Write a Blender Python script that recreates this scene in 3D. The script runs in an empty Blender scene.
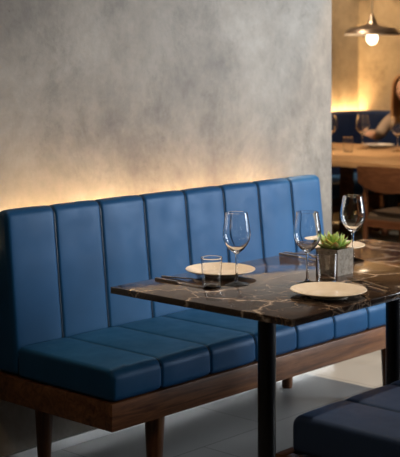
import bpy, bmesh, math, random
from mathutils import Vector, Matrix
random.seed(7)
S = bpy.context.scene
COL = S.collection
PI = math.pi

# ------------------------------------------------------------------ camera
EYE = 1.4711
cam_d = bpy.data.cameras.new('camera')
cam = bpy.data.objects.new('camera', cam_d); COL.objects.link(cam)
cam.location = (0, 0, EYE)
cam.rotation_euler = (PI/2, 0, -0.8315)
cam_d.sensor_fit = 'HORIZONTAL'; cam_d.sensor_width = 36
cam_d.lens = 36*1230.28/400
cam_d.shift_y = -(228.5-58.66)/400
cam_d.clip_start = 0.05; cam_d.clip_end = 60
cam_d.dof.use_dof = True; cam_d.dof.focus_distance = 4.0; cam_d.dof.aperture_fstop = 6.5
S.camera = cam

# ------------------------------------------------------------------ world, exposure
w = bpy.data.worlds.new('world'); S.world = w; w.use_nodes = True
bg = w.node_tree.nodes['Background']
bg.inputs['Color'].default_value = (0.75, 0.86, 1.0, 1); bg.inputs['Strength'].default_value = 1.0
S.view_settings.view_transform = 'Standard'; S.view_settings.look = 'None'
S.view_settings.exposure = 0.0; S.view_settings.gamma = 1.0

def area(name, loc, target, sx, sy, power, color, spread=PI):
    l = bpy.data.lights.new(name, 'AREA'); l.shape = 'RECTANGLE'; l.size = sx; l.size_y = sy
    l.energy = power; l.color = color; l.spread = spread
    o = bpy.data.objects.new(name, l); COL.objects.link(o); o.location = loc
    o.rotation_euler = (Vector(target)-Vector(loc)).to_track_quat('-Z', 'Y').to_euler()
    return o
def spot(name, loc, target, power, color, angle, blend=0.4, radius=0.04):
    l = bpy.data.lights.new(name, 'SPOT'); l.energy = power; l.color = color
    l.spot_size = angle; l.spot_blend = blend; l.shadow_soft_size = radius
    o = bpy.data.objects.new(name, l); COL.objects.link(o); o.location = loc
    o.rotation_euler = (Vector(target)-Vector(loc)).to_track_quat('-Z', 'Y').to_euler()
    return o
CEIL = 3.1
WARM = (1.0, 0.72, 0.42)
# daylight coming in through the side window (right of the frame)
area('window_daylight', (6.95, 0.6, 1.75), (5.2, 3.4, 0.9), 2.4, 2.0, 80, (0.90, 0.95, 1.0), 1.35)
# unseen ceiling downlights, added as fill except the marble table's (fixtures built below)
DOWN = [((3.9, 2.3), (3.5, 2.45, 0.75), 175, 0.8), ((3.1, 3.0), (3.2, 3.6, 1.5), 25, 1.5), ((5.5, 4.3), (6.6, 4.3, .6), 230, 1.0), ((5.5, 3.35), (4.95, 3.5, 0), 700, .75),
        ((6.8, 5.7), (8.2, 5.6, 0.85), 230, .95), ((8.6, 5.7), (8.95, 6.5, 1.5), 150, .85), ((8.3, 4.9), (9.3, 5.2, 1.5), 22, 1.5), ((1.1, 0.7), (1.6, 1.3, 0), 45, 1.9)]
for (x, y), t, e, a in DOWN:
    spot('unseen_downlight_light', (x, y, CEIL-0.05), t, e, (1.0, 0.76, 0.52), a)

# ------------------------------------------------------------------ helpers
def link(o): COL.objects.link(o); return o
def obj(name, bm, m, parent=None, local=False, smooth=True):
    me = bpy.data.meshes.new(name)
    if parent is not None and not local:
        p = parent; off = Vector((0, 0, 0))
        while p is not None: off += Vector(p.location); p = p.parent
        bmesh.ops.translate(bm, verts=bm.verts, vec=-off)
    bm.normal_update(); bm.to_mesh(me); bm.free()
    me.materials.append(m)
    if smooth:
        for f in me.polygons: f.use_smooth = True
        try: me.set_sharp_from_angle(angle=math.radians(38))
        except Exception: pass
    o = link(bpy.data.objects.new(name, me)); o.parent = parent
    return o
def tag(o, label, cat, group=None):
    o['label'] = label; o['category'] = cat
    if group: o['group'] = group
    return o
def thing(name, label, cat, loc=(0, 0, 0), group=None):
    o = link(bpy.data.objects.new(name, None)); o.location = loc
    o.empty_display_size = 0.05
    return tag(o, label, cat, group)
def struct(name, bm, m, parent=None, smooth=False):
    o = obj(name, bm, m, parent, smooth=smooth)
    if parent is None: o['kind'] = 'structure'
    return o
def copy_thing(o, loc, label, group=None, rotz=0, scale=1.0):
    def rec(src, par):
        c = link(src.copy()); c.parent = par
        for ch in [k for k in src.children]: rec(ch, c)
        return c
    r = rec(o, None); r.location = loc; r.rotation_euler = (0, 0, rotz); r.scale = (scale,)*3
    r['label'] = label
    if group: r['group'] = group
    return r
def box(bm, x0, x1, y0, y1, z0, z1, bev=0.0, seg=2):
    g = bmesh.ops.create_cube(bm, size=1.0)
    vs = g['verts']
    for v in vs:
        v.co = Vector((x0+(v.co.x+.5)*(x1-x0), y0+(v.co.y+.5)*(y1-y0), z0+(v.co.z+.5)*(z1-z0)))
    if bev > 0:
        es = list({e for v in vs for e in v.link_edges})
        bmesh.ops.bevel(bm, geom=es, offset=bev, segments=seg, affect='EDGES', profile=0.5)
    return bm
def newbox(*a, **k): return box(bmesh.new(), *a, **k)
def lathe(bm, prof, n=40, c=(0, 0, 0), close=False):
    rings = []
    for r, z in prof:
        if r < 1e-5: rings.append([bm.verts.new((c[0], c[1], c[2]+z))])
        else: rings.append([bm.verts.new((c[0]+r*math.cos(2*PI*i/n), c[1]+r*math.sin(2*PI*i/n), c[2]+z)) for i in range(n)])
    pairs = list(zip(rings, rings[1:]))
    if close: pairs.append((rings[-1], rings[0]))
    for a, b in pairs:
        for i in range(n):
            j = (i+1) % n
            if len(a) == 1 and len(b) == 1: continue
            if len(a) == 1: bm.faces.new((a[0], b[j], b[i]))
            elif len(b) == 1: bm.faces.new((a[i], a[j], b[0]))
            else: bm.faces.new((a[i], a[j], b[j], b[i]))
    bmesh.ops.recalc_face_normals(bm, faces=bm.faces)
    return bm
def tube(bm, pts, rad, n=12, cap=True):
    pts = [Vector(p) for p in pts]
    if not hasattr(rad, '__len__'): rad = [rad]*len(pts)
    rings = []; up = Vector((0.13, 0.21, 1)).normalized()
    for i, p in enumerate(pts):
        t = (pts[min(i+1, len(pts)-1)]-pts[max(i-1, 0)]).normalized()
        u = t.cross(up)
        if u.length < 1e-3: u = t.cross(Vector((1, 0, 0)))
        u.normalize(); v = t.cross(u)
        rings.append([bm.verts.new(p+rad[i]*(math.cos(2*PI*k/n)*u+math.sin(2*PI*k/n)*v)) for k in range(n)])
    for a, b in zip(rings, rings[1:]):
        for k in range(n): bm.faces.new((a[k], a[(k+1) % n], b[(k+1) % n], b[k]))
    if cap:
        bm.faces.new(rings[0][::-1]); bm.faces.new(rings[-1])
    bmesh.ops.recalc_face_normals(bm, faces=bm.faces)
    return bm
def round_poly(pts, rads, seg=6, rmin=0):
    rads = [max(q, rmin) for q in rads]
    out = []; n = len(pts)
    for i in range(n):
        p = Vector(pts[i]); a = Vector(pts[i-1]); b = Vector(pts[(i+1) % n]); r = rads[i]
        if r <= 0: out.append(p); continue
        da = (a-p).normalized(); db = (b-p).normalized()
        ang = da.angle(db); t = r/math.tan(ang/2)
        s = p+da*t; e = p+db*t
        c = p+(da+db).normalized()*(r/math.sin(ang/2))
        a0 = math.atan2(s.y-c.y, s.x-c.x); a1 = math.atan2(e.y-c.y, e.x-c.x)
        d = (a1-a0+PI) % (2*PI)-PI
        for k in range(seg+1):
            q = a0+d*k/seg; out.append(Vector((c.x+r*math.cos(q), c.y+r*math.sin(q))))
    # densify long edges so panels can bulge
    dense = []
    for i in range(len(out)):
        a, b = out[i], out[(i+1) % len(out)]
        m = max(1, int((b-a).length/0.04))
        for k in range(m): dense.append(a.lerp(b, k/m))
    return dense
def upholstered(pts, rads, x0, x1, seams, rend=0.018, bulge=0.005, groove=0.007):
    """padded body whose (y,z) outline runs along x, stitched into panels at the seams"""
    prof = round_poly(pts, rads, 6, rend+.003); n = len(prof)
    nor = []
    for i in range(n):
        t = (prof[(i+1) % n]-prof[i-1]).normalized(); nor.append(Vector((t.y, -t.x)))
    area2 = sum(prof[i].x*prof[(i+1) % n].y-prof[(i+1) % n].x*prof[i].y for i in range(n))
    if area2 < 0: nor = [-q for q in nor]
    xs = set()
    for k in range(9): xs.add(round(x0+rend*(1-math.cos(PI/2*k/8)), 5)); xs.add(round(x1-rend*(1-math.cos(PI/2*k/8)), 5))
    for s in seams:
        for d in (0, .002, .004, .007, .011, .016, .024): xs.add(round(s-d, 5)); xs.add(round(s+d, 5))
    x = x0+0.03
    while x < x1-0.03: xs.add(round(x, 5)); x += 0.02
    xs = sorted(xs); allb = [x0]+list(seams)+[x1]
    bm = bmesh.new(); rings = []
    for x in xs:
        off = 0.0
        e = min(x-x0, x1-x)
        if e < rend: off -= rend-math.sqrt(max(0, rend**2-(rend-e)**2))
        ds = min([abs(x-s) for s in seams] or [9])
        off -= groove*math.exp(-(ds/0.0055)**2)
        for a, b in zip(allb, allb[1:]):
            if a <= x <= b:
                t = (x-a)/(b-a); off += bulge*(1-(2*t-1)**4); break
        rings.append([bm.verts.new((x, prof[i].x+nor[i].x*off, prof[i].y+nor[i].y*off)) for i in range(n)])
    for a, b in zip(rings, rings[1:]):
        for i in range(n): bm.faces.new((a[i], a[(i+1) % n], b[(i+1) % n], b[i]))
    bm.faces.new(rings[0]); bm.faces.new(rings[-1][::-1])
    bmesh.ops.recalc_face_normals(bm, faces=bm.faces)
    return bm
def piping_path(pts, rads, x, keep, out=-0.003):
    prof = round_poly(pts, rads); n = len(prof); nor = []
    for i in range(n):
        t = (prof[(i+1) % n]-prof[i-1]).normalized(); nor.append(Vector((t.y, -t.x)))
    area2 = sum(prof[i].x*prof[(i+1) % n].y-prof[(i+1) % n].x*prof[i].y for i in range(n))
    if area2 < 0: nor = [-q for q in nor]
    P = [(x, prof[i].x+nor[i].x*out, prof[i].y+nor[i].y*out) for i in range(n) if keep(prof[i])]
    return P

# ------------------------------------------------------------------ materials
def mat(name, color=(.5, .5, .5), rough=.5, metal=0, **kw):
    m = bpy.data.materials.new(name); m.use_nodes = True
    b = m.node_tree.nodes['Principled BSDF']
    b.inputs['Base Color'].default_value = (*color, 1); b.inputs['Roughness'].default_value = rough
    b.inputs['Metallic'].default_value = metal
    for k, v in kw.items(): b.inputs[k.replace('_', ' ')].default_value = v
    return m
class N:
    def __init__(s, m): s.t = m.node_tree; s.b = s.t.nodes['Principled BSDF']; s.tc = s.t.nodes.new('ShaderNodeTexCoord')
    def new(s, k, **kw):
        n = s.t.nodes.new(k)
        for a, v in kw.items():
            if a in n.inputs.keys(): n.inputs[a].default_value = v
            else: setattr(n, a, v)
        return n
    def l(s, a, b): s.t.links.new(a, b)
    def noise(s, scale, detail=4, rough=.5, dist=0, vec=None, sc=None):
        n = s.new('ShaderNodeTexNoise'); n.inputs['Scale'].default_value = scale; n.inputs['Detail'].default_value = detail
        n.inputs['Roughness'].default_value = rough; n.inputs['Distortion'].default_value = dist
        if sc:
            mp = s.new('ShaderNodeMapping'); mp.inputs['Scale'].default_value = sc; s.l(s.tc.outputs['Object'], mp.inputs[0]); s.l(mp.outputs[0], n.inputs['Vector'])
        else: s.l(vec or s.tc.outputs['Object'], n.inputs['Vector'])
        return n
    def ramp(s, src, stops, interp='LINEAR'):
        r = s.new('ShaderNodeValToRGB'); e = r.color_ramp.elements; r.color_ramp.interpolation = interp
        while len(e) < len(stops): e.new(.5)
        for i, (p, c) in enumerate(stops): e[i].position = p; e[i].color = (*c, 1) if len(c) == 3 else c
        s.l(src, r.inputs[0]); return r
    def mix(s, fac, a, b, mode='MIX'):
        n = s.new('ShaderNodeMix'); n.data_type = 'RGBA'; n.blend_type = mode
        for v, i in ((fac, 0), (a, 6), (b, 7)):
            if hasattr(v, 'type') and not isinstance(v, (tuple, float, int)): s.l(v, n.inputs[i])
            elif i == 0: n.inputs[0].default_value = v
            else: n.inputs[i].default_value = (*v, 1)
        return n.outputs[2]
    def bump(s, h, strength=.3, dist=.01):
        n = s.new('ShaderNodeBump'); n.inputs['Strength'].default_value = strength; n.inputs['Distance'].default_value = dist
        s.l(h, n.inputs['Height']); s.l(n.outputs[0], s.b.inputs['Normal']); return n

def concrete(name, c0, c1, c2, rough=.6):
    m = mat(name, c1, rough); n = N(m)
    a = n.noise(1.6, 9, .66, .25); b = n.noise(3.4, 12, .76, .25, sc=(1, 1, .8)); c = n.noise(26, 5, .6, .4)
    r1 = n.ramp(a.outputs['Fac'], [(.34, c0), (.5, c1), (.66, c2)])
    r2 = n.ramp(b.outputs['Fac'], [(.36, (.55, .53, .50)), (.46, (.90, .90, .90)), (.64, (1.12, 1.12, 1.12))])
    x = n.mix(.75, r1.outputs[0], r2.outputs[0], 'MULTIPLY')
    r3 = n.ramp(c.outputs['Fac'], [(.3, (.86, .86, .86)), (.6, (1.05, 1.05, 1.05))])
    x = n.mix(.7, x, r3.outputs[0], 'MULTIPLY')
    # pits and hairline cracks
    v = n.new('ShaderNodeTexVoronoi'); v.inputs['Scale'].default_value = 9
    n.l(n.tc.outputs['Object'], v.inputs['Vector'])
    pr = n.ramp(v.outputs['Distance'], [(.0, (1, 1, 1)), (.045, (0, 0, 0))])
    gate = n.ramp(n.noise(1.7, 2).outputs['Fac'], [(.5, (0, 0, 0)), (.6, (1, 1, 1))])
    f = n.mix(1.0, pr.outputs[0], gate.outputs[0], 'MULTIPLY')
    x = n.mix(f, x, (c0[0]*.45, c0[1]*.42, c0[2]*.38))
    n.l(x, n.b.inputs['Base Color'])
    hb = n.mix(.5, b.outputs['Fac'], c.outputs['Fac'])
    n.bump(hb, .2, .012)
    return m
M = {}
M['concrete'] = concrete('concrete_plaster', (.105, .085, .066), (.215, .184, .146), (.30, .266, .222))
M['amber_wall'] = concrete('ochre_plaster', (.22, .17, .11), (.33, .26, .17), (.42, .34, .23), .7)
M['white_wall'] = concrete('pale_plaster', (.40, .39, .37), (.5, .49, .47), (.56, .55, .53), .8)
M['ceiling'] = mat('dark_ceiling', (.12, .115, .11), .8)

def floor_mat():
    m = mat('grey_floor_tile', (.2, .2, .2), .33); n = N(m)
    mp = n.new('ShaderNodeMapping'); n.l(n.tc.outputs['Object'], mp.inputs[0])
    mp.inputs['Location'].default_value = (-3.84, -3.517, 0)
    br = n.new('ShaderNodeTexBrick'); n.l(mp.outputs[0], br.inputs['Vector'])
    br.offset = 0.5; br.offset_frequency = 2
    for k, v in (('Scale', 1.0), ('Mortar Size', .003), ('Mortar Smooth', .2), ('Brick Width', .768), ('Row Height', .385)): br.inputs[k].default_value = v
    br.inputs['Color1'].default_value = (.20, .205, .205, 1); br.inputs['Color2'].default_value = (.225, .228, .225, 1)
    br.inputs['Mortar'].default_value = (.085, .085, .085, 1)
    a = n.noise(2.2, 7, .6, .6); r = n.ramp(a.outputs['Fac'], [(.3, (.72, .72, .72)), (.65, (1.15, 1.15, 1.15))])
    x = n.mix(.8, br.outputs['Color'], r.outputs[0], 'MULTIPLY'); n.l(x, n.b.inputs['Base Color'])
    rr = n.ramp(a.outputs['Fac'], [(.3, (.28,)*3), (.7, (.5,)*3)]); n.l(rr.outputs[0], n.b.inputs['Roughness'])
    n.bump(br.outputs['Fac'], -.3, .003)
    return m
M['floor'] = floor_mat()

def leather(name, col, rough=.38):
    m = mat(name, col, rough); n = N(m)
    v = n.new('ShaderNodeTexVoronoi'); v.inputs['Scale'].default_value = 420; n.l(n.tc.outputs['Object'], v.inputs['Vector'])
    a = n.noise(6, 4); r = n.ramp(a.outputs['Fac'], [(.3, tuple(c*.88 for c in col)), (.7, tuple(c*1.1 for c in col))])
    n.l(r.outputs[0], n.b.inputs['Base Color'])
    rr = n.ramp(n.noise(14, 4).outputs['Fac'], [(.3, (rough-.05,)*3), (.7, (rough+.07,)*3)]); n.l(rr.outputs[0], n.b.inputs['Roughness'])
    n.b.inputs['Specular IOR Level'].default_value = .25; n.b.inputs['Specular Tint'].default_value = (.42, .64, 1.0, 1)
    n.bump(v.outputs['Distance'], .12, .0008)
    return m
M['leather'] = leather('blue_leather', (.009, .060, .150), .44)
M['leather_seat'] = M['leather']
M['piping'] = mat('dark_blue_piping', (.012, .03, .06), .35)
M['navy'] = leather('navy_leather', (.012, .02, .055), .5)

def wood(name, dark, light, rough=.42, axis='x', scale=1.0):
    m = mat(name, light, rough); n = N(m)
    st = {'x': (1.2, 16, 16), 'y': (16, 1.2, 16), 'z': (16, 16, 1.2)}[axis]
    st = tuple(k*scale for k in st)
    a = n.noise(1.6, 8, .62, 1.4, sc=st); b = n.noise(7, 4, .6, .3, sc=st)
    r = n.ramp(a.outputs['Fac'], [(.32, dark), (.5, tuple((p+q)/2 for p, q in zip(dark, light))), (.66, light)])
    r2 = n.ramp(b.outputs['Fac'], [(.35, (.78, .78, .78)), (.6, (1.08, 1.08, 1.08))])
    x = n.mix(.8, r.outputs[0], r2.outputs[0], 'MULTIPLY'); n.l(x, n.b.inputs['Base Color'])
    n.b.inputs['Specular IOR Level'].default_value = .3
    n.bump(b.outputs['Fac'], .12, .002)
    return m
M['walnut'] = wood('walnut_wood', (.06, .022, .010), (.21, .088, .036))
M['walnut_z'] = wood('walnut_leg_wood', (.06, .022, .010), (.18, .075, .03), axis='z')
M['oak'] = wood('oak_tabletop_wood', (.44, .24, .11), (.66, .41, .21), .35, 'y')
M['chair_wood'] = wood('chair_walnut_wood', (.11, .04, .018), (.28, .12, .055), .4, 'y')

def marble():
    m = mat('dark_brown_marble', (.02, .013, .01), .09, 0, IOR=1.9); n = N(m)
    d = n.noise(2.6, 6, .6, .5); vm = n.new('ShaderNodeMix'); vm.data_type = 'VECTOR'
    vm.inputs[0].default_value = .22; n.l(n.tc.outputs['Object'], vm.inputs[4]); n.l(d.outputs['Color'], vm.inputs[5])
    v = n.new('ShaderNodeTexVoronoi', feature='DISTANCE_TO_EDGE'); v.inputs['Scale'].default_value = 5.5; n.l(vm.outputs[1], v.inputs['Vector'])
    v2 = n.new('ShaderNodeTexVoronoi', feature='DISTANCE_TO_EDGE'); v2.inputs['Scale'].default_value = 19; n.l(vm.outputs[1], v2.inputs['Vector'])
    g1 = n.ramp(n.noise(3.1, 3).outputs['Fac'], [(.42, (0, 0, 0)), (.58, (1, 1, 1))])
    g2 = n.ramp(n.noise(5.3, 3).outputs['Color'], [(.47, (0, 0, 0)), (.6, (1, 1, 1))])
    e1 = n.ramp(v.outputs['Distance'], [(0, (1, 1, 1)), (.016, (.35,)*3), (.04, (0, 0, 0))])
    e2 = n.ramp(v2.outputs['Distance'], [(0, (.8,)*3), (.03, (.15,)*3), (.06, (0, 0, 0))])
    f1 = n.mix(1.0, e1.outputs[0], g1.outputs[0], 'MULTIPLY'); f2 = n.mix(1.0, e2.outputs[0], g2.outputs[0], 'MULTIPLY')
    base = n.ramp(n.noise(6, 8, .65, .8).outputs['Fac'], [(.3, (.012, .008, .007)), (.55, (.045, .026, .018)), (.75, (.12, .075, .048))])
    x = n.mix(f1, base.outputs[0], (.62, .50, .40)); x = n.mix(f2, x, (.42, .30, .21))
    n.l(x, n.b.inputs['Base Color'])
    r = n.ramp(n.noise(9, 4).outputs['Fac'], [(.3, (.07,)*3), (.7, (.15,)*3)]); n.l(r.outputs[0], n.b.inputs['Roughness'])
    return m
M['marble'] = marble()
M['black_metal'] = mat('black_powder_coated_steel', (.006, .006, .008), .32, 0.0)
M['steel'] = mat('brushed_bronze_cutlery', (.33, .26, .21), .28, 1.0)
M['glass'] = mat('clear_glass', (1, 1, 1), 0.0, 0, Transmission_Weight=1.0, IOR=1.45)
def plate_mat():
    m = mat('cream_stoneware', (.72, .62, .50), .22); n = N(m)
    r = n.ramp(n.noise(30, 4).outputs['Fac'], [(.3, (.80, .71, .58)), (.7, (.88, .79, .67))]); n.l(r.outputs[0], n.b.inputs['Base Color'])
    return m
M['plate'] = plate_mat()
M['white_plate'] = mat('white_porcelain', (.8, .78, .74), .2)
def pot_mat():
    m = mat('grey_cement_pot', (.25, .23, .2), .85); n = N(m)
    r = n.ramp(n.noise(70, 5, .7).outputs['Fac'], [(.3, (.20, .17, .135)), (.5, (.38, .33, .27)), (.72, (.52, .47, .40))])
    n.l(r.outputs[0], n.b.inputs['Base Color']); n.bump(n.noise(120, 4).outputs['Fac'], .5, .002); return m
M['pot'] = pot_mat()
M['soil'] = mat('dark_soil', (.04, .025, .015), .95)
def leaf_mat():
    m = mat('succulent_leaf', (.2, .4, .1), .4, Subsurface_Weight=.15); n = N(m)
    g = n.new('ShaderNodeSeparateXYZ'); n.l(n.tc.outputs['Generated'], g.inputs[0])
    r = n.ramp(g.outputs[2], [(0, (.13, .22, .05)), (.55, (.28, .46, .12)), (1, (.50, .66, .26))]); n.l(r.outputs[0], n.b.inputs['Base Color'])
    return m
M['leaf'] = leaf_mat()
def emis(name, col, s):
    m = mat(name, (.8, .8, .8), .5); b = m.node_tree.nodes['Principled BSDF']
    b.inputs['Emission Color'].default_value = (*col, 1); b.inputs['Emission Strength'].default_value = s; return m
M['led'] = emis('warm_led_diffuser', (1.0, .61, .26), 290)
M['led_far'] = emis('warm_led_diffuser_far', (1.0, .62, .28), 90)
M['filament'] = emis('glowing_bulb', (1.0, .80, .55), 6)
M['downlight'] = emis('unseen_downlight_lens', (1.0, .8, .58), 6)
M['shade_metal'] = mat('bronze_shade_metal', (.34, .27, .22), .3, .9)
M['shade_inner'] = mat('white_enamel', (.75, .68, .58), .4)
M['skin'] = mat('skin', (.62, .36, .25), .5, Subsurface_Weight=.1)
M['hair'] = wood('auburn_hair', (.20, .09, .035), (.50, .27, .12), .45, 'z', 3)
M['knit'] = mat('beige_knit', (.42, .32, .24), .85)
M['trousers'] = mat('dark_trousers', (.03, .03, .04), .8)
M['lip'] = mat('lips', (.5, .16, .13), .5)
M['eye'] = mat('dark_eye', (.03, .02, .015), .2)
M['trim'] = mat('aluminium_trim', (.55, .55, .54), .35, .8)
M['frame_black'] = mat('window_frame_black', (.02, .02, .02), .4)
def pane_mat():
    m = bpy.data.materials.new('window_pane_glass'); m.use_nodes = True; t = m.node_tree; t.nodes.clear()
    o = t.nodes.new('ShaderNodeOutputMaterial'); a = t.nodes.new('ShaderNodeBsdfTransparent'); g = t.nodes.new('ShaderNodeBsdfGlossy')
    g.inputs['Roughness'].default_value = .02; x = t.nodes.new('ShaderNodeMixShader'); x.inputs[0].default_value = .06
    t.links.new(a.outputs[0], x.inputs[1]); t.links.new(g.outputs[0], x.inputs[2]); t.links.new(x.outputs[0], o.inputs[0]); return m
M['pane'] = pane_mat()

# ------------------------------------------------------------------ the room
WX0, WX1, WY0, WY1 = -2.0, 9.36, -2.6, 6.56
WALLY = 3.52            # face of the concrete partition behind the banquette
PX1 = 4.80              # its right-hand end
NX = 6.6; NY = 2.5      # the near part of the L-shaped room ends at x = NX for y < NY
def ell(z0, z1):
    P = [(WX0-.2, WY0-.2), (NX+.2, WY0-.2), (NX+.2, NY-.2), (WX1+.2, NY-.2), (WX1+.2, WY1+.2), (WX0-.2, WY1+.2)]
    bm = bmesh.new(); lo = [bm.verts.new((x, y, z0)) for x, y in P]; hi = [bm.verts.new((x, y, z1)) for x, y in P]
    bm.faces.new(lo[::-1]); bm.faces.new(hi)
    for k in range(6): bm.faces.new((lo[k], lo[(k+1) % 6], hi[(k+1) % 6], hi[k]))
    return bm
struct('floor', ell(-.1, 0), M['floor'])
struct('ceiling', ell(CEIL, CEIL+.1), M['ceiling'])
struct('wall_left', newbox(WX0-.2, WX0, WY0-.2, WY1+.2, 0, CEIL), M['white_wall'])
struct('wall_far_right', newbox(WX1, WX1+.2, NY-.2, WY1+.2, 0, CEIL), M['amber_wall'])
struct('wall_back', newbox(WX0, WX1, WY1, WY1+.2, 0, CEIL), M['amber_wall'])
struct('wall_middle', newbox(WX0, PX1, WALLY, WALLY+.28, 0, CEIL), M['concrete'])
struct('wall_front', newbox(WX0, NX+.2, WY0-.2, WY0, 0, CEIL), M['white_wall'])
struct('wall_corner', newbox(NX+.2, WX1, NY-.2, NY, 0, CEIL), M['amber_wall'])
wy0, wy1, wz0, wz1 = -.7, 1.9, .7, 2.8
fw = bmesh.new()
box(fw, NX, NX+.2, WY0, wy0, 0, CEIL); box(fw, NX, NX+.2, wy1, NY, 0, CEIL)
box(fw, NX, NX+.2, wy0, wy1, 0, wz0); box(fw, NX, NX+.2, wy0, wy1, wz1, CEIL)
struct('wall_right', fw, M['white_wall'])
wf = bmesh.new()
for y in (wy0, (wy0+wy1)/2-.03, wy1-.06): box(wf, NX+.06, NX+.13, y, y+.06, wz0, wz1)
for z in (wz0, wz1-.06): box(wf, NX+.06, NX+.13, wy0, wy1, z, z+.06)
win = struct('window_1', wf, M['frame_black'])
obj('pane', newbox(NX+.09, NX+.096, wy0+.06, wy1-.06, wz0+.06, wz1-.06), M['pane'], win, smooth=False)
struct('baseboard_middle', newbox(WX0, PX1, WALLY-.012, WALLY, 0, .035), M['trim'])

# ------------------------------------------------------------------ banquette
def make_banquette(name, label, x0, x1, yf, yb, seat_seams, back_seams, bx0, bx1, lm, legs, pin=True):
    t = thing(name, label, 'banquette', ((x0+x1)/2, (yf+yb)/2, 0))
    f = bmesh.new()
    box(f, x0, x1, yf, yf+.035, .27, .360, .003); box(f, x0, x1, yb-.035, yb, .27, .360, .003)
    box(f, x0, x0+.035, yf+.0352, yb-.0352, .2702, .3598, .003); box(f, x1-.035, x1, yf+.0352, yb-.0352, .2702, .3598, .003)
    box(f, x0+.036, x1-.036, yf+.036, yb-.036, .32, .352)
    obj('frame', f, M['walnut'], t)
    sp = [(yf+.006, .362), (yb-.125, .362), (yb-.125, .466), (yf+.006, .466)]; sr = [.012, .006, .012, .036]
    s = obj('seat_cushion', upholstered(sp, sr, x0+.008, x1-.02, seat_seams, .016, .003, .004), lm, t)
    for x in seat_seams:
        P = piping_path(sp, sr, x, lambda q: q.x < yb-.13 and q.y > .37)
        P.sort(key=lambda a: (a[1]-(yf+.25), a[2]) if False else math.atan2(a[2]-.40, a[1]-(yf+.25)), reverse=True)
        obj('piping', tube(bmesh.new(), P, .0022, 6), M['piping'], s)
    bp = [(yb-.118, .362), (yb-.004, .362), (yb-.004, .932), (yb-.056, .932)]; brd = [.01, .01, .02, .03]
    b = obj('backrest', upholstered(bp, brd, bx0, bx1, back_seams, .018, .003, .007), lm, t)
    for x in back_seams:
        P = piping_path(bp, brd, x, lambda q: q.x < yb-.01 and q.y > .38 and not (q.x > yb-.02 and q.y < .9))
        P.sort(key=lambda a: math.atan2(a[2]-.45, a[1]-(yb-.02)), reverse=True)
        obj('piping', tube(bmesh.new(), P, .0018, 6), M['piping'], b)
    for x, y in legs:
        obj('leg', lathe(bmesh.new(), [(0, 0), (.021, 0), (.023, .006), (.036, .268), (0, .268)], 28, (x, y, 0)), M['walnut_z'], t)
    return t
ban = make_banquette('banquette_bench', 'long blue leather banquette with channelled backrest against the concrete wall', 2.727, 4.66, 2.868, 3.482,
    [2.962, 3.209, 3.455, 3.699, 3.938, 4.170, 4.405], [2.966, 3.195, 3.430, 3.668, 3.902, 4.131, 4.361], 2.742, 4.585,
    M['leather'], [(3.005, 2.95), (2.905, 3.41), (4.435, 2.95), (4.33, 3.42)])
led = struct('trim_1', newbox(2.765, 4.38, 3.490, 3.514, .80, .812), M['led'])
obj('light_baffle', newbox(2.76, 4.385, 3.486, 3.518, .794, .7995), M['trim'], led, smooth=False)  # unseen tray added to keep the strip's light off the floor

# ------------------------------------------------------------------ near table
TX, TY, TL, TW, TZ = 2.682, 2.102, 1.407, .727, .75
tab = thing('dining_table', 'dark marble-topped restaurant table on black columns beside the blue banquette', 'table', (TX+TL/2, TY+TW/2, 0))
obj('tabletop', newbox(TX, TX+TL, TY, TY+TW, TZ-.021, TZ, .0022, 2), M['marble'], tab)
def inv(u, v, z):
    """point of the horizontal plane at height z under a ray of the survey camera"""
    d = 1230.28*(EYE-z)/(v-58.66); r = (u-199.93)/1230.28*d
    c, s = math.cos(.8315), math.sin(.8315)
    return Vector((r*c+d*s, -r*s+d*c, z))
for cx, cy in ((3.005, 2.455), (3.722, 2.455)):
    obj('column', lathe(bmesh.new(), [(0, .012), (.029, .012), (.029, TZ-.03), (.0, TZ-.03)], 36, (cx, cy, 0)), M['black_metal'], tab)
    obj('base_plate', lathe(bmesh.new(), [(0, 0), (.2, 0), (.2, .006), (.19, .012), (0, .012)], 48, (cx, cy, 0)), M['black_metal'], tab)
    obj('mounting_plate', newbox(cx-.09, cx+.09, cy-.09, cy+.09, TZ-.0295, TZ-.0212), M['black_metal'], tab, smooth=False)

# ------------------------------------------------------------------ opposite bench
ob = thing('bench', 'low navy leather bench with wooden frame in front of the marble table', 'bench', (3.6, 1.9, 0))
ox0, ox1, oy0, oy1 = 2.705, 4.5, 1.62, 2.18
f = bmesh.new()
box(f, ox0, ox1, oy0, oy0+.035, .27, .360, .003); box(f, ox0, ox1, oy1-.035, oy1, .27, .360, .003)
box(f, ox0, ox0+.035, oy0+.0352, oy1-.0352, .2702, .3598, .003); box(f, ox1-.035, ox1, oy0+.0352, oy1-.0352, .2702, .3598, .003)
box(f, ox0+.036, ox1-.036, oy0+.036, oy1-.036, .32, .352)
obj('frame', f, M['walnut'], ob)
op = [(oy0+.01, .362), (oy1-.035, .362), (oy1-.035, .468), (oy0+.01, .468)]; orr = [.012, .012, .032, .03]
oseams = [2.962, 3.20, 3.44, 3.68, 3.92, 4.16]
M['dusk'] = leather('slate_blue_leather', (.032, .055, .12), .40)
oc = obj('seat_cushion', upholstered(op, orr, ox0+.028, ox1-.02, oseams, .016, .004, .006), M['dusk'], ob)
for x in oseams:
    P = piping_path(op, orr, x, lambda q: q.y > .38)
    P.sort(key=lambda a: math.atan2(a[2]-.40, a[1]-1.9), reverse=True)
    obj('piping', tube(bmesh.new(), P, .0022, 6), M['piping'], oc)
for x, y in ((3.0, 1.70), (3.0, 2.09), (4.25, 1.70), (4.25, 2.09)):
    obj('leg', lathe(bmesh.new(), [(0, 0), (.021, 0), (.023, .006), (.036, .268), (0, .268)], 28, (x, y, 0)), M['walnut_z'], ob)

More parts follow.
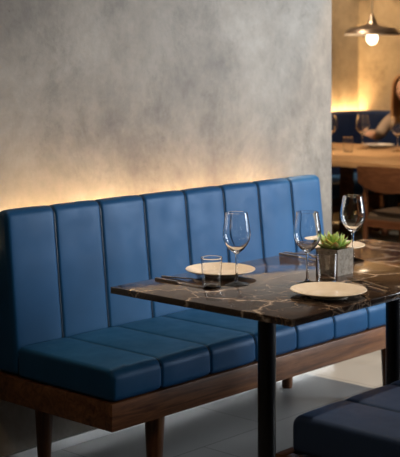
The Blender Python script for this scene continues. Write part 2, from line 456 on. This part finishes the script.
# ------------------------------------------------------------------ tableware
def wine_bm():
    bm = bmesh.new()
    outer = [(0, 0), (.039, 0), (.040, .0012), (.034, .0032), (.018, .006), (.007, .010), (.0042, .018), (.0036, .05), (.0036, .085), (.0048, .096),
             (.012, .103), (.024, .113), (.035, .127), (.0425, .143), (.0450, .158), (.0440, .175), (.0405, .198), (.0350, .229)]
    inner = [(.0338, .2296), (.0330, .229), (.0390, .198), (.0426, .175), (.0436, .158), (.0410, .144), (.0335, .129), (.0225, .1165), (.010, .108), (0, .1055)]
    return lathe(bm, outer+inner, 48)
def tumbler_bm():
    return lathe(bmesh.new(), [(0, 0), (.026, 0), (.0275, .0001), (.0288, .0010), (.02905, .0022), (.0293, .006), (.0305, .03), (.0322, .062), (.0337, .090), (.03395, .0935), (.03385, .0946), (.0335, .0950), (.03315, .0946), (.0330, .0935), (.0327, .090), (.0312, .062), (.0295, .03), (.0285, .014), (.0282, .0105), (.0274, .0092), (.026, .0088), (0, .0085)], 44)
def plate_bm():
    return lathe(bmesh.new(), [(0, .004), (.050, .004), (.052, 0), (.058, 0), (.060, .005), (.085, .012), (.1150, .0205), (.1165, .0225), (.1150, .0240),
                               (.088, .0165), (.074, .0105), (.066, .0085), (0, .008)], 72)
def at(u, v, z=TZ): return inv(u, v, z)
g1 = obj('wine_glass', wine_bm(), M['glass']); g1.location = at(236.5, 284.3)
GW = 'wine glasses on the marble table'
tag(g1, 'empty wine glass beside the tumbler near the left end of the marble table', 'wine glass', GW)
copy_thing(g1, at(307.2, 283.4), 'empty wine glass in front of the succulent pot, left of it', GW)
copy_thing(g1, at(352.8, 259.8), 'empty wine glass at the far end of the marble table, right of the succulent', GW)
t1 = obj('tumbler', tumbler_bm(), M['glass']); t1.location = at(211.6, 287.3)
tag(t1, 'small clear water tumbler in front of the left plate', 'drinking glass', 'tumblers on the marble table')
copy_thing(t1, at(327.2, 282.3), 'small clear water tumbler standing against the succulent pot', 'tumblers on the marble table')
p1 = obj('dinner_plate', plate_bm(), M['plate']); q = inv(328.5, 289.3, TZ+.022); p1.location = (q.x, q.y, TZ)
tag(p1, 'cream plate nearest the camera, at the front edge of the marble table', 'plate', 'cream plates on the marble table')
q = inv(220.3, 268.9, TZ+.022)
copy_thing(p1, (q.x, q.y, TZ), 'cream plate behind the tumbler at the left end of the table', 'cream plates on the marble table')
q = inv(334, 244.5, TZ+.022)
copy_thing(p1, (q.x, q.y, TZ), 'cream plate behind the succulent at the far end of the table', 'cream plates on the marble table')

def blade(bm, pts, z0, th):
    """flat outline (x along length, y across) with a thickness"""
    top = [bm.verts.new((x, y, z+th)) for x, y, z in pts]; bot = [bm.verts.new((x, y, z)) for x, y, z in pts]
    bm.faces.new(top); bm.faces.new(bot[::-1]); n = len(pts)
    for i in range(n): bm.faces.new((bot[i], bot[(i+1) % n], top[(i+1) % n], top[i]))
def strip(bm, st, th=.002):
    """stations (x, halfwidth, z) -> a solid tapered ribbon"""
    st = [(x, w*1.25, z) for x, w, z in st]
    R = [[bm.verts.new((x, -w, z)), bm.verts.new((x, w, z)), bm.verts.new((x, w*.8, z+th)), bm.verts.new((x, -w*.8, z+th))] for x, w, z in st]
    for a, b in zip(R, R[1:]):
        for k in range(4): bm.faces.new((a[k], a[(k+1) % 4], b[(k+1) % 4], b[k]))
    bm.faces.new(R[0][::-1]); bm.faces.new(R[-1]); bmesh.ops.recalc_face_normals(bm, faces=bm.faces)
def make_knife(label):
    t = thing('table_knife', label, 'knife', group='cutlery on the marble table')
    h = bmesh.new(); strip(h, [(-.11, .006, .0005), (-.108, .0075, .0003), (-.07, .0065, .0005), (-.005, .0048, .001)], .006); obj('handle', h, M['steel'], t, local=True)
    b = bmesh.new(); strip(b, [(-.005, .0048, .0015), (.01, .009, .001), (.07, .0095, .001), (.098, .006, .001), (.108, .0015, .001)], .0016); obj('blade', b, M['steel'], t, local=True)
    return t
def make_fork(label):
    t = thing('table_fork', label, 'fork', group='cutlery on the marble table')
    h = bmesh.new(); strip(h, [(-.105, .005, .0005), (-.1, .0065, .0003), (-.05, .0045, .002), (.02, .0028, .006), (.035, .0035, .005)], .003); obj('handle', h, M['steel'], t, local=True)
    b = bmesh.new(); strip(b, [(.035, .0035, .005), (.045, .0105, .002), (.06, .0115, .0008)], .002)
    for y in (-.0096, -.0032, .0032, .0096):
        pts = [(.058, y, .0018), (.085, y, .002), (.103, y, .0065)]; tube(b, pts, [.0014, .0013, .0008], 6)
    obj('tines', b, M['steel'], t, local=True)
    return t
def place(t, a, b, rest=0):
    a, b = Vector(a), Vector(b); m = (a+b)/2; t.location = (m.x, m.y, TZ+rest); t.rotation_euler = (0, 0, math.atan2((b-a).y, (b-a).x))
k1 = make_knife('bronze-toned knife right of the front plate, nearer the table edge'); f1 = make_fork('bronze-toned fork right of the front plate, reaching towards the pot')
place(k1, at(384, 292.5), at(350, 283)); place(f1, at(393.5, 290.6), at(343, 277.5))
def place_copy(src, a, b, label):
    c = copy_thing(src, (0, 0, 0), label); place(c, a, b); return c
place_copy(k1, at(157, 279.5), at(203, 288), 'bronze-toned knife at the left end of the table, outermost')
place_copy(f1, at(165, 277), at(208, 283.5), 'bronze-toned fork between the left plate and the knife')
place_copy(k1, at(284, 255.2), at(318, 261.5), 'bronze-toned knife by the rear table edge behind the middle wine glass')
place_copy(f1, at(289, 253.3), at(322, 258.8), 'bronze-toned fork by the rear table edge behind the middle wine glass')

# succulent in a square cement pot
c0 = at(337.5, 276.5)
px0, px1, py0, py1 = c0.x, c0.x+.088, c0.y, c0.y+.09
pt = thing('potted_succulent', 'green rosette succulent in a square grey cement pot on the marble table', 'potted plant', ((px0+px1)/2, (py0+py1)/2, TZ))
pb = bmesh.new(); box(pb, px0, px1, py0, py1, TZ, TZ+.086)
tf = max(pb.faces, key=lambda f: f.calc_center_median().z)
bmesh.ops.inset_region(pb, faces=[tf], thickness=.009); r = bmesh.ops.extrude_face_region(pb, geom=[tf])
bmesh.ops.translate(pb, verts=[v for v in r['geom'] if isinstance(v, bmesh.types.BMVert)], vec=(0, 0, -.016)); bmesh.ops.delete(pb, geom=[tf], context='FACES')
obj('pot', pb, M['pot'], pt, smooth=False)
obj('soil', newbox(px0+.0095, px1-.0095, py0+.0095, py1-.0095, TZ+.0705, TZ+.077), M['soil'], pt, smooth=False)
pc = Vector(((px0+px1)/2-.004, (py0+py1)/2, TZ+.078))
def leaf(bm, az, tilt, L, W):
    n = 9; R = []
    ca, sa = math.cos(az), math.sin(az); m = 10
    for i in range(n):
        t = i/(n-1); w = W*(math.sin(PI*min(1, t*.92+.10))**.75)*(1-.1*t)*(1 if t < .98 else .1)
        if i == n-1: w = W*.03
        th = w*.36
        e = tilt+t*.55-(.1)
        # leaf curves upward along its length
        rr = 1.12*L*t*math.cos(tilt+.25*t); zz = 1.15*L*t*math.sin(tilt+.3*t)
        ring = []
        for k in range(m):
            a = 2*PI*k/m; y = w*math.cos(a); z = th*math.sin(a)+.18*abs(y)
            X = rr-z*math.sin(tilt); Z = zz+z*math.cos(tilt)
            ring.append(bm.verts.new((pc.x+ca*X-sa*y, pc.y+sa*X+ca*y, pc.z+Z)))
        R.append(ring)
    for a, b in zip(R, R[1:]):
        for k in range(m): bm.faces.new((a[k], a[(k+1) % m], b[(k+1) % m], b[k]))
    bm.faces.new(R[0][::-1]); bm.faces.new(R[-1]); bmesh.ops.recalc_face_normals(bm, faces=bm.faces)
spec = [(8, .18, .066, .019), (7, .50, .062, .018), (6, .82, .056, .016), (5, 1.10, .048, .013), (3, 1.35, .036, .010)]
for ri, (cnt, tl, L, W) in enumerate(spec):
    for k in range(cnt):
        b = bmesh.new(); leaf(b, 2*PI*k/cnt+ri*.61+random.uniform(-.1, .1), tl+random.uniform(-.06, .06), L*random.uniform(.92, 1.06), W)
        obj('leaf', b, M['leaf'], pt)

# ------------------------------------------------------------------ far room: corner banquette
BX, BY = 9.32, 6.50
bq = thing('corner_banquette', 'navy leather corner banquette along the amber walls of the far room', 'banquette', (8.9, 5.9, 0))
obj('backrest', upholstered([(BY-.13, .36), (BY, .36), (BY, 1.0), (BY-.10, 1.0)], [.01, .01, .02, .03], 5.6, BX-.135, [6.4, 7.2, 8.0, 8.6], .018, .005, .006), M['navy'], bq)
def swap(bm):
    for v in bm.verts: v.co = Vector((v.co.y, v.co.x, v.co.z))
    bmesh.ops.recalc_face_normals(bm, faces=bm.faces); return bm
obj('backrest', swap(upholstered([(BX-.13, .36), (BX, .36), (BX, 1.0), (BX-.10, 1.0)], [.01, .01, .02, .03], 2.6, BY, [3.4, 4.2, 5.0, 5.8], .018, .005, .006)), M['navy'], bq)
M['navy_seat'] = leather('mid_blue_leather', (.03, .08, .17), .4)
obj('seat_cushion', upholstered([(BY-.60, .34), (BY-.14, .34), (BY-.14, .46), (BY-.60, .46)], [.01, .01, .01, .03], 5.6, BX-.62, [6.2, 6.8, 7.4, 8.0], .02, .004, .006), M['navy_seat'], bq)
obj('seat_cushion', swap(upholstered([(BX-.60, .34), (BX-.14, .34), (BX-.14, .46), (BX-.60, .46)], [.01, .01, .01, .03], 2.6, BY-.15, [3.2, 3.8, 4.4, 5.0, 5.6], .02, .004, .006)), M['navy_seat'], bq)
f = bmesh.new(); box(f, 5.6, BX-.58, BY-.58, BY, .22, .335); obj('base', f, M['walnut'], bq, smooth=False)
f = bmesh.new(); box(f, BX-.575, BX, 2.6, BY, .22, .334); obj('base', f, M['walnut'], bq, smooth=False)
for x, y in ((5.8, BY-.5), (7.2, BY-.5), (BX-.5, BY-.5), (BX-.5, 4.5), (BX-.5, 2.8), (BX-.08, 2.8), (5.8, BY-.08), (BX-.08, BY-.08)):
    obj('leg', lathe(bmesh.new(), [(0, 0), (.022, 0), (.034, .219), (0, .219)], 16, (x, y, 0)), M['walnut_z'], bq)
struct('trim_2', newbox(5.7, 9.34, 6.505, 6.555, .95, .96), M['led_far'])

# far wooden table
FZ = .78
ft = thing('dining_table', 'pale oak table in the far room under the pendant lamp', 'table', (7.5, 5.0, 0))
obj('tabletop', newbox(6.79, 8.22, 3.9, 6.12, FZ-.042, FZ, .004, 2), M['oak'], ft)
f = bmesh.new(); obj('under_rail', box(f, 6.98, 8.02, 5.72, 5.80, .62, .70), M['chair_wood'], ft, smooth=False); obj('under_rail', newbox(6.98, 8.02, 4.2, 4.28, .62, .70), M['chair_wood'], ft, smooth=False)
for x, y in ((6.9, 5.72), (8.02, 5.72), (6.9, 4.2), (8.02, 4.2)):
    obj('leg', newbox(x, x+.08, y, y+.08, 0, FZ-.0425), M['chair_wood'], ft, smooth=False)

def fat(u, v): return inv(u, v, FZ)
GF = 'wine glasses on the oak table'
copy_thing(g1, fat(362.5, 149), 'blurred wine glass held at the stem by the woman in the far room', GF, scale=1.13)['group'] = GF
copy_thing(g1, fat(397.5, 151.5), 'blurred wine glass on the oak table at the right edge, before the woman', GF, scale=1.13)
copy_thing(g1, fat(330.5, 149), 'blurred wine glass on the oak table, half hidden by the concrete wall', GF, scale=1.13)
copy_thing(t1, fat(348, 152), 'blurred water tumbler on the pale oak table in the far room', 'tumblers on the oak table', scale=1.15)
fp = obj('dinner_plate', plate_bm(), M['white_plate']); fp.location = fat(378, 147.5); fp.scale = (1.08,)*3
tag(fp, 'white plate on the oak table in front of the seated woman', 'plate')

# far chair, seen from behind
def make_chair(loc):
    t = thing('dining_chair', 'dark walnut chair with curved back rail tucked at the oak table', 'chair', loc)
    X, Y, _ = loc
    # curved backrest, concave towards the sitter (+x)
    b = bmesh.new(); n = 22; R = []
    for i in range(n+1):
        a = (i/n-.5)*2; y = Y+a*.265; bow = -.07*(1-a*a)
        top = .785-.012*a*a; bot = .618+.05*a*a
        th = .011
        ring = [b.verts.new((X+bow-th, y, bot)), b.verts.new((X+bow-th-.012, y, top)), b.verts.new((X+bow+th-.012, y, top)), b.verts.new((X+bow+th, y, bot))]
        R.append(ring)
    for p, q in zip(R, R[1:]):
        for k in range(4): b.faces.new((p[k], p[(k+1) % 4], q[(k+1) % 4], q[k]))
    b.faces.new(R[0][::-1]); b.faces.new(R[-1]); bmesh.ops.recalc_face_normals(b, faces=b.faces)
    bmesh.ops.bevel(b, geom=[e for e in b.edges if abs(e.calc_face_angle(0)) > .8], offset=.004, segments=2, affect='EDGES')
    obj('backrest', b, M['chair_wood'], t)
    for s in (-1, 1):
        obj('leg', tube(bmesh.new(), [(X-.03, Y+s*.2, 0), (X, Y+s*.205, .43), (X-.012, Y+s*.2, .68)], [.014, .019, .015], 14), M['chair_wood'], t)
        obj('leg', tube(bmesh.new(), [(X+.45, Y+s*.22, 0), (X+.42, Y+s*.215, .425)], [.013, .019], 14), M['chair_wood'], t)
    f = bmesh.new(); pts = []
    def rr(bm, x0, x1, y0, y1, z0, z1, r, bev):
        P = round_poly([(x0, y0), (x1, y0), (x1, y1), (x0, y1)], [r]*4, 6)
        lo = [bm.verts.new((p.x, p.y, z0)) for p in P]; hi = [bm.verts.new((p.x, p.y, z1)) for p in P]
        bm.faces.new(lo[::-1]); tp = bm.faces.new(hi)
        for k in range(len(P)): bm.faces.new((lo[k], lo[(k+1) % len(P)], hi[(k+1) % len(P)], hi[k]))
        bmesh.ops.recalc_face_normals(bm, faces=bm.faces)
        bmesh.ops.bevel(bm, geom=[e for e in tp.edges], offset=bev, segments=3, affect='EDGES')
    rr(f, X-.02, X+.45, Y-.24, Y+.24, .39, .438, .07, .004); obj('seat_frame', f, M['chair_wood'], t)
    c = bmesh.new(); rr(c, X-.015, X+.445, Y-.235, Y+.235, .4385, .48, .07, .018)
    o = obj('seat_pad', c, M['pad'], t)
    return t
M['pad'] = mat('taupe_leather_pad', (.13, .095, .07), .4)
make_chair((6.60, 4.36, 0))

# ------------------------------------------------------------------ pendant lamp
pl = inv(372, 150, FZ); dd = 9.4; r = (372-199.93)/1230.28*dd
c_, s_ = math.cos(.8315), math.sin(.8315)
lx, ly = r*c_+dd*s_, -r*s_+dd*c_
lz = EYE+(58.66-34)*dd/1230.28        # height of the rim
pn = thing('pendant_lamp', 'shallow bronze pendant lamp with a glowing bulb over the oak table', 'lamp', (lx, ly, lz))
out = [(.207, 0), (.209, .005), (.198, .020), (.187, .034), (.168, .045), (.090, .058), (.050, .068), (.036, .082), (.030, .105), (.018, .135), (.012, .150), (0, .152)]
inn = [(0, .052), (.040, .052), (.088, .050), (.162, .038), (.181, .028), (.192, .012), (.2035, 0), (.2090, -.003), (.2100, -.012), (.2070, -.012), (.2000, -.002)]
obj('lamp_shade', lathe(bmesh.new(), out, 56, (lx, ly, lz)), M['shade_metal'], pn)
obj('shade_lining', lathe(bmesh.new(), inn, 56, (lx, ly, lz)), M['shade_inner'], pn)
obj('socket', lathe(bmesh.new(), [(0, .03), (.02, .03), (.022, .04), (.022, .05), (0, .05)], 24, (lx, ly, lz)), M['shade_metal'], pn)
bulb = obj('bulb', lathe(bmesh.new(), [(0, -.084), (.020, -.079), (.038, -.060), (.045, -.035), (.041, -.008), (.026, .016), (.017, .030), (0, .032)], 32, (lx, ly, lz)), M['filament'], pn)
obj('cord', tube(bmesh.new(), [(lx, ly, lz+.155), (lx, ly, CEIL-.02)], .004, 8), M['trim'], pn)
obj('ceiling_rose', lathe(bmesh.new(), [(0, 0), (.05, 0), (.05, -.02), (0, -.022)], 24, (lx, ly, CEIL)), M['shade_metal'], pn)

# ------------------------------------------------------------------ unseen recessed downlights, all but the marble table's added as fill
DPLACE = ['above the marble table', 'added to warm the concrete wall above the banquette', 'added to light the walnut chair, out of view', 'added to brighten the floor beyond the right end of the marble table', 'added to light the woman from the front, by the oak table', 'added to brighten the amber back wall', 'added to brighten the amber wall behind the woman', 'added as fill close behind the viewpoint']
for i, ((x, y), t, e, a) in enumerate(DOWN):
    d = thing('unseen_downlight', 'round recessed ceiling spotlight ' + DPLACE[i], 'ceiling light', (x, y, CEIL-.02), 'recessed ceiling spotlights')
    obj('trim_ring', lathe(bmesh.new(), [(.05, 0), (.065, 0), (.065, .019), (.05, .019)], 28, (x, y, CEIL-.02), close=True), M['trim'], d)
    obj('lens', lathe(bmesh.new(), [(0, .012), (.0495, .012), (.0495, .018), (0, .018)], 28, (x, y, CEIL-.02)), M['downlight'], d)

# ------------------------------------------------------------------ the woman at the far table
def skin(name, verts, edges, m, parent, sub=2, root=0):
    bm = bmesh.new(); lay = bm.verts.layers.skin.verify()
    vs = []
    for p, rad in verts:
        v = bm.verts.new(p); rx, ry = rad if hasattr(rad, '__len__') else (rad, rad)
        v[lay].radius = (rx, ry); vs.append(v)
    vs[root][lay].use_root = True
    for a, b in edges: bm.edges.new((vs[a], vs[b]))
    o = obj(name, bm, m, parent)
    sk = o.modifiers.new('skin', 'SKIN'); sk.use_smooth_shade = True; sk.branch_smoothing = .6
    su = o.modifiers.new('sub', 'SUBSURF'); su.levels = sub; su.render_levels = sub
    return o
HX, HY, HZ = 8.55, 5.52, 1.215      # middle of the head; she faces -x
wm = thing('person', 'woman in beige knit top with long auburn hair holding a glass', 'person', (8.9, HY, .0))
# knit top: torso and sleeves, one surface
V = [((8.93, HY, .60), (.15, .12)), ((8.86, HY, .68), (.135, .12)), ((8.76, HY, .86), (.175, .13)), ((8.68, HY, 1.00), (.15, .11)), ((8.64, HY, 1.065), (.065, .06)),
     ((8.67, HY+.15, 1.02), .062), ((8.57, HY+.21, .92), .055), ((8.43, HY+.19, .84), .048), ((8.22, HY+.10, .865), .038), ((8.13, HY+.065, .88), .031),
     ((8.67, HY-.15, 1.02), .062), ((8.60, HY-.20, .90), .052), ((8.53, HY-.21, .79), .045), ((8.56, HY-.17, .70), .038), ((8.55, HY-.12, .655), .031)]
E_ = [(0, 1), (1, 2), (2, 3), (3, 4), (3, 5), (5, 6), (6, 7), (7, 8), (8, 9), (3, 10), (10, 11), (11, 12), (12, 13), (13, 14)]
body = skin('body', [((8.93, HY, .60), (.12, .10)), ((8.80, HY, .80), (.11, .09)), ((8.67, HY, 1.02), (.09, .07)), ((8.62, HY, 1.11), .05), ((8.585, HY, 1.17), .048),
     ((8.90, HY+.09, .56), .08), ((8.50, HY+.10, .55), .065), ((8.46, HY+.10, .12), .045), ((8.36, HY+.10, .045), .035),
     ((8.90, HY-.09, .56), .08), ((8.50, HY-.10, .55), .065), ((8.46, HY-.10, .12), .045), ((8.36, HY-.10, .045), .035)],
     [(0, 1), (1, 2), (2, 3), (3, 4), (0, 5), (5, 6), (6, 7), (7, 8), (0, 9), (9, 10), (10, 11), (11, 12)], M['skin'], wm)
skin('knit_top', V, E_, M['knit'], wm)
skin('trousers', [((8.93, HY, .62), (.15, .12)), ((8.88, HY+.09, .56), .09), ((8.49, HY+.10, .55), .08), ((8.46, HY+.10, .10), .055), ((8.88, HY-.09, .56), .09), ((8.49, HY-.10, .55), .08), ((8.46, HY-.10, .10), .055)],
     [(0, 1), (1, 2), (2, 3), (0, 4), (4, 5), (5, 6)], M['trousers'], wm)
# head with face
hb = bmesh.new(); bmesh.ops.create_uvsphere(hb, u_segments=32, v_segments=24, radius=1)
for v in hb.verts:
    x, y, z = v.co
    nx = x; wz = 1.0
    if z < 0: y *= 1-.38*z*z; x = x*(1-.22*z*z) - .06*(-z)
    X = x*.092; Y = y*.073; Z = z*.115
    if v.co.x < 0:
        dn = math.exp(-((v.co.y/.16)**2)-((v.co.z+.12)/.22)**2); X -= .020*dn       # nose
        for s in (-1, 1):
            de = math.exp(-(((v.co.y-s*.38)/.2)**2)-((v.co.z-.08)/.12)**2); X += .010*de   # eye sockets
        dl = math.exp(-((v.co.y/.3)**2)-((v.co.z+.52)/.09)**2); X -= .006*dl
    v.co = Vector((HX+X, HY+Y, HZ+Z))
head = obj('head', hb, M['skin'], wm)
for s in (-1, 1):
    e = bmesh.new(); bmesh.ops.create_uvsphere(e, u_segments=12, v_segments=8, radius=.009); bmesh.ops.translate(e, verts=e.verts, vec=(HX-.075, HY+s*.028, HZ+.008)); obj('eye', e, M['eye'], head)
    e = bmesh.new(); bmesh.ops.create_uvsphere(e, u_segments=12, v_segments=8, radius=1)
    for v in e.verts: v.co = Vector((HX+.005+v.co.x*.014, HY+s*.072+v.co.y*.007, HZ-.01+v.co.z*.028))
    obj('ear', e, M['skin'], head)
e = bmesh.new(); bmesh.ops.create_uvsphere(e, u_segments=12, v_segments=8, radius=1)
for v in e.verts: v.co = Vector((HX-.079+v.co.x*.006, HY+v.co.y*.022, HZ-.058+v.co.z*.007))
obj('lips', e, M['lip'], head)
# long hair: a shell round the back and sides reaching the chest
h = bmesh.new(); n, m = 36, 22; G = []
for i in range(m):
    t = i/(m-1); row = []
    for k in range(n+1):
        a = -2.25+4.5*k/n       # 0 = straight behind the head (+x)
        if t < .4:
            ph = t/.4*PI/2; R = math.sin(ph); z = HZ+.012+.118*math.cos(ph)
        else: R = 1+.10*math.sin((t-.4)/.6*PI); z = HZ+.012-(t-.4)/.6*.29
        if t > .4: R *= 1.0
        wob = 1+.03*math.sin(9*a+3*t)+.02*math.sin(23*a)
        x = HX+.008+.112*R*math.cos(a)*wob; y = HY+.105*R*math.sin(a)*wob
        if t < .4: x -= .03*(1-R)
        row.append(h.verts.new((x, y, z)))
    G.append(row)
for a, b in zip(G, G[1:]):
    for k in range(n): h.faces.new((a[k], a[k+1], b[k+1], b[k]))
bmesh.ops.remove_doubles(h, verts=h.verts, dist=.0008); bmesh.ops.recalc_face_normals(h, faces=h.faces)
ho = obj('hair', h, M['hair'], wm); so = ho.modifiers.new('thick', 'SOLIDIFY'); so.thickness = .022; so.offset = 0
# hands: palm and five fingers each
def hand(base, d, side, grip):
    d = Vector(d).normalized(); up = Vector((0, 0, 1)); lat = d.cross(up).normalized()*side
    hm = skin('hand', [(base, .024), (base+d*.04, (.034, .017)), (base+d*.08, (.036, .015))], [(0, 1), (1, 2)], M['skin'], wm, 2)
    L = [.062, .072, .068, .052]
    for i in range(4):
        o = base+d*.075+lat*(-.027+.018*i)
        k = L[i]; side_v = lat*(-grip)
        p1 = o+d*k*.45-up*.004; p2 = p1+(d*.5+side_v*.6-up*.4).normalized()*k*.35; p3 = p2+(side_v-up*.4-d*.3).normalized()*k*.28
        skin('finger', [(o-d*.012, .0095), (p1, .009), (p2, .0082), (p3, .007)], [(0, 1), (1, 2), (2, 3)], M['skin'], hm, 1)
    o = base+d*.025-lat*.022
    skin('thumb', [(o, .011), (o+(d*.6-lat*.8).normalized()*.032, .010), (o+(d*.6-lat*.8).normalized()*.032+(d-up*.2).normalized()*.028, .0085)], [(0, 1), (1, 2)], M['skin'], hm, 1)
hand(Vector((8.13, HY+.065, .885)), (-1, -.45, .02), 1, .6)
hand(Vector((8.55, HY-.12, .65)), (-.8, .6, -.1), -1, .3)
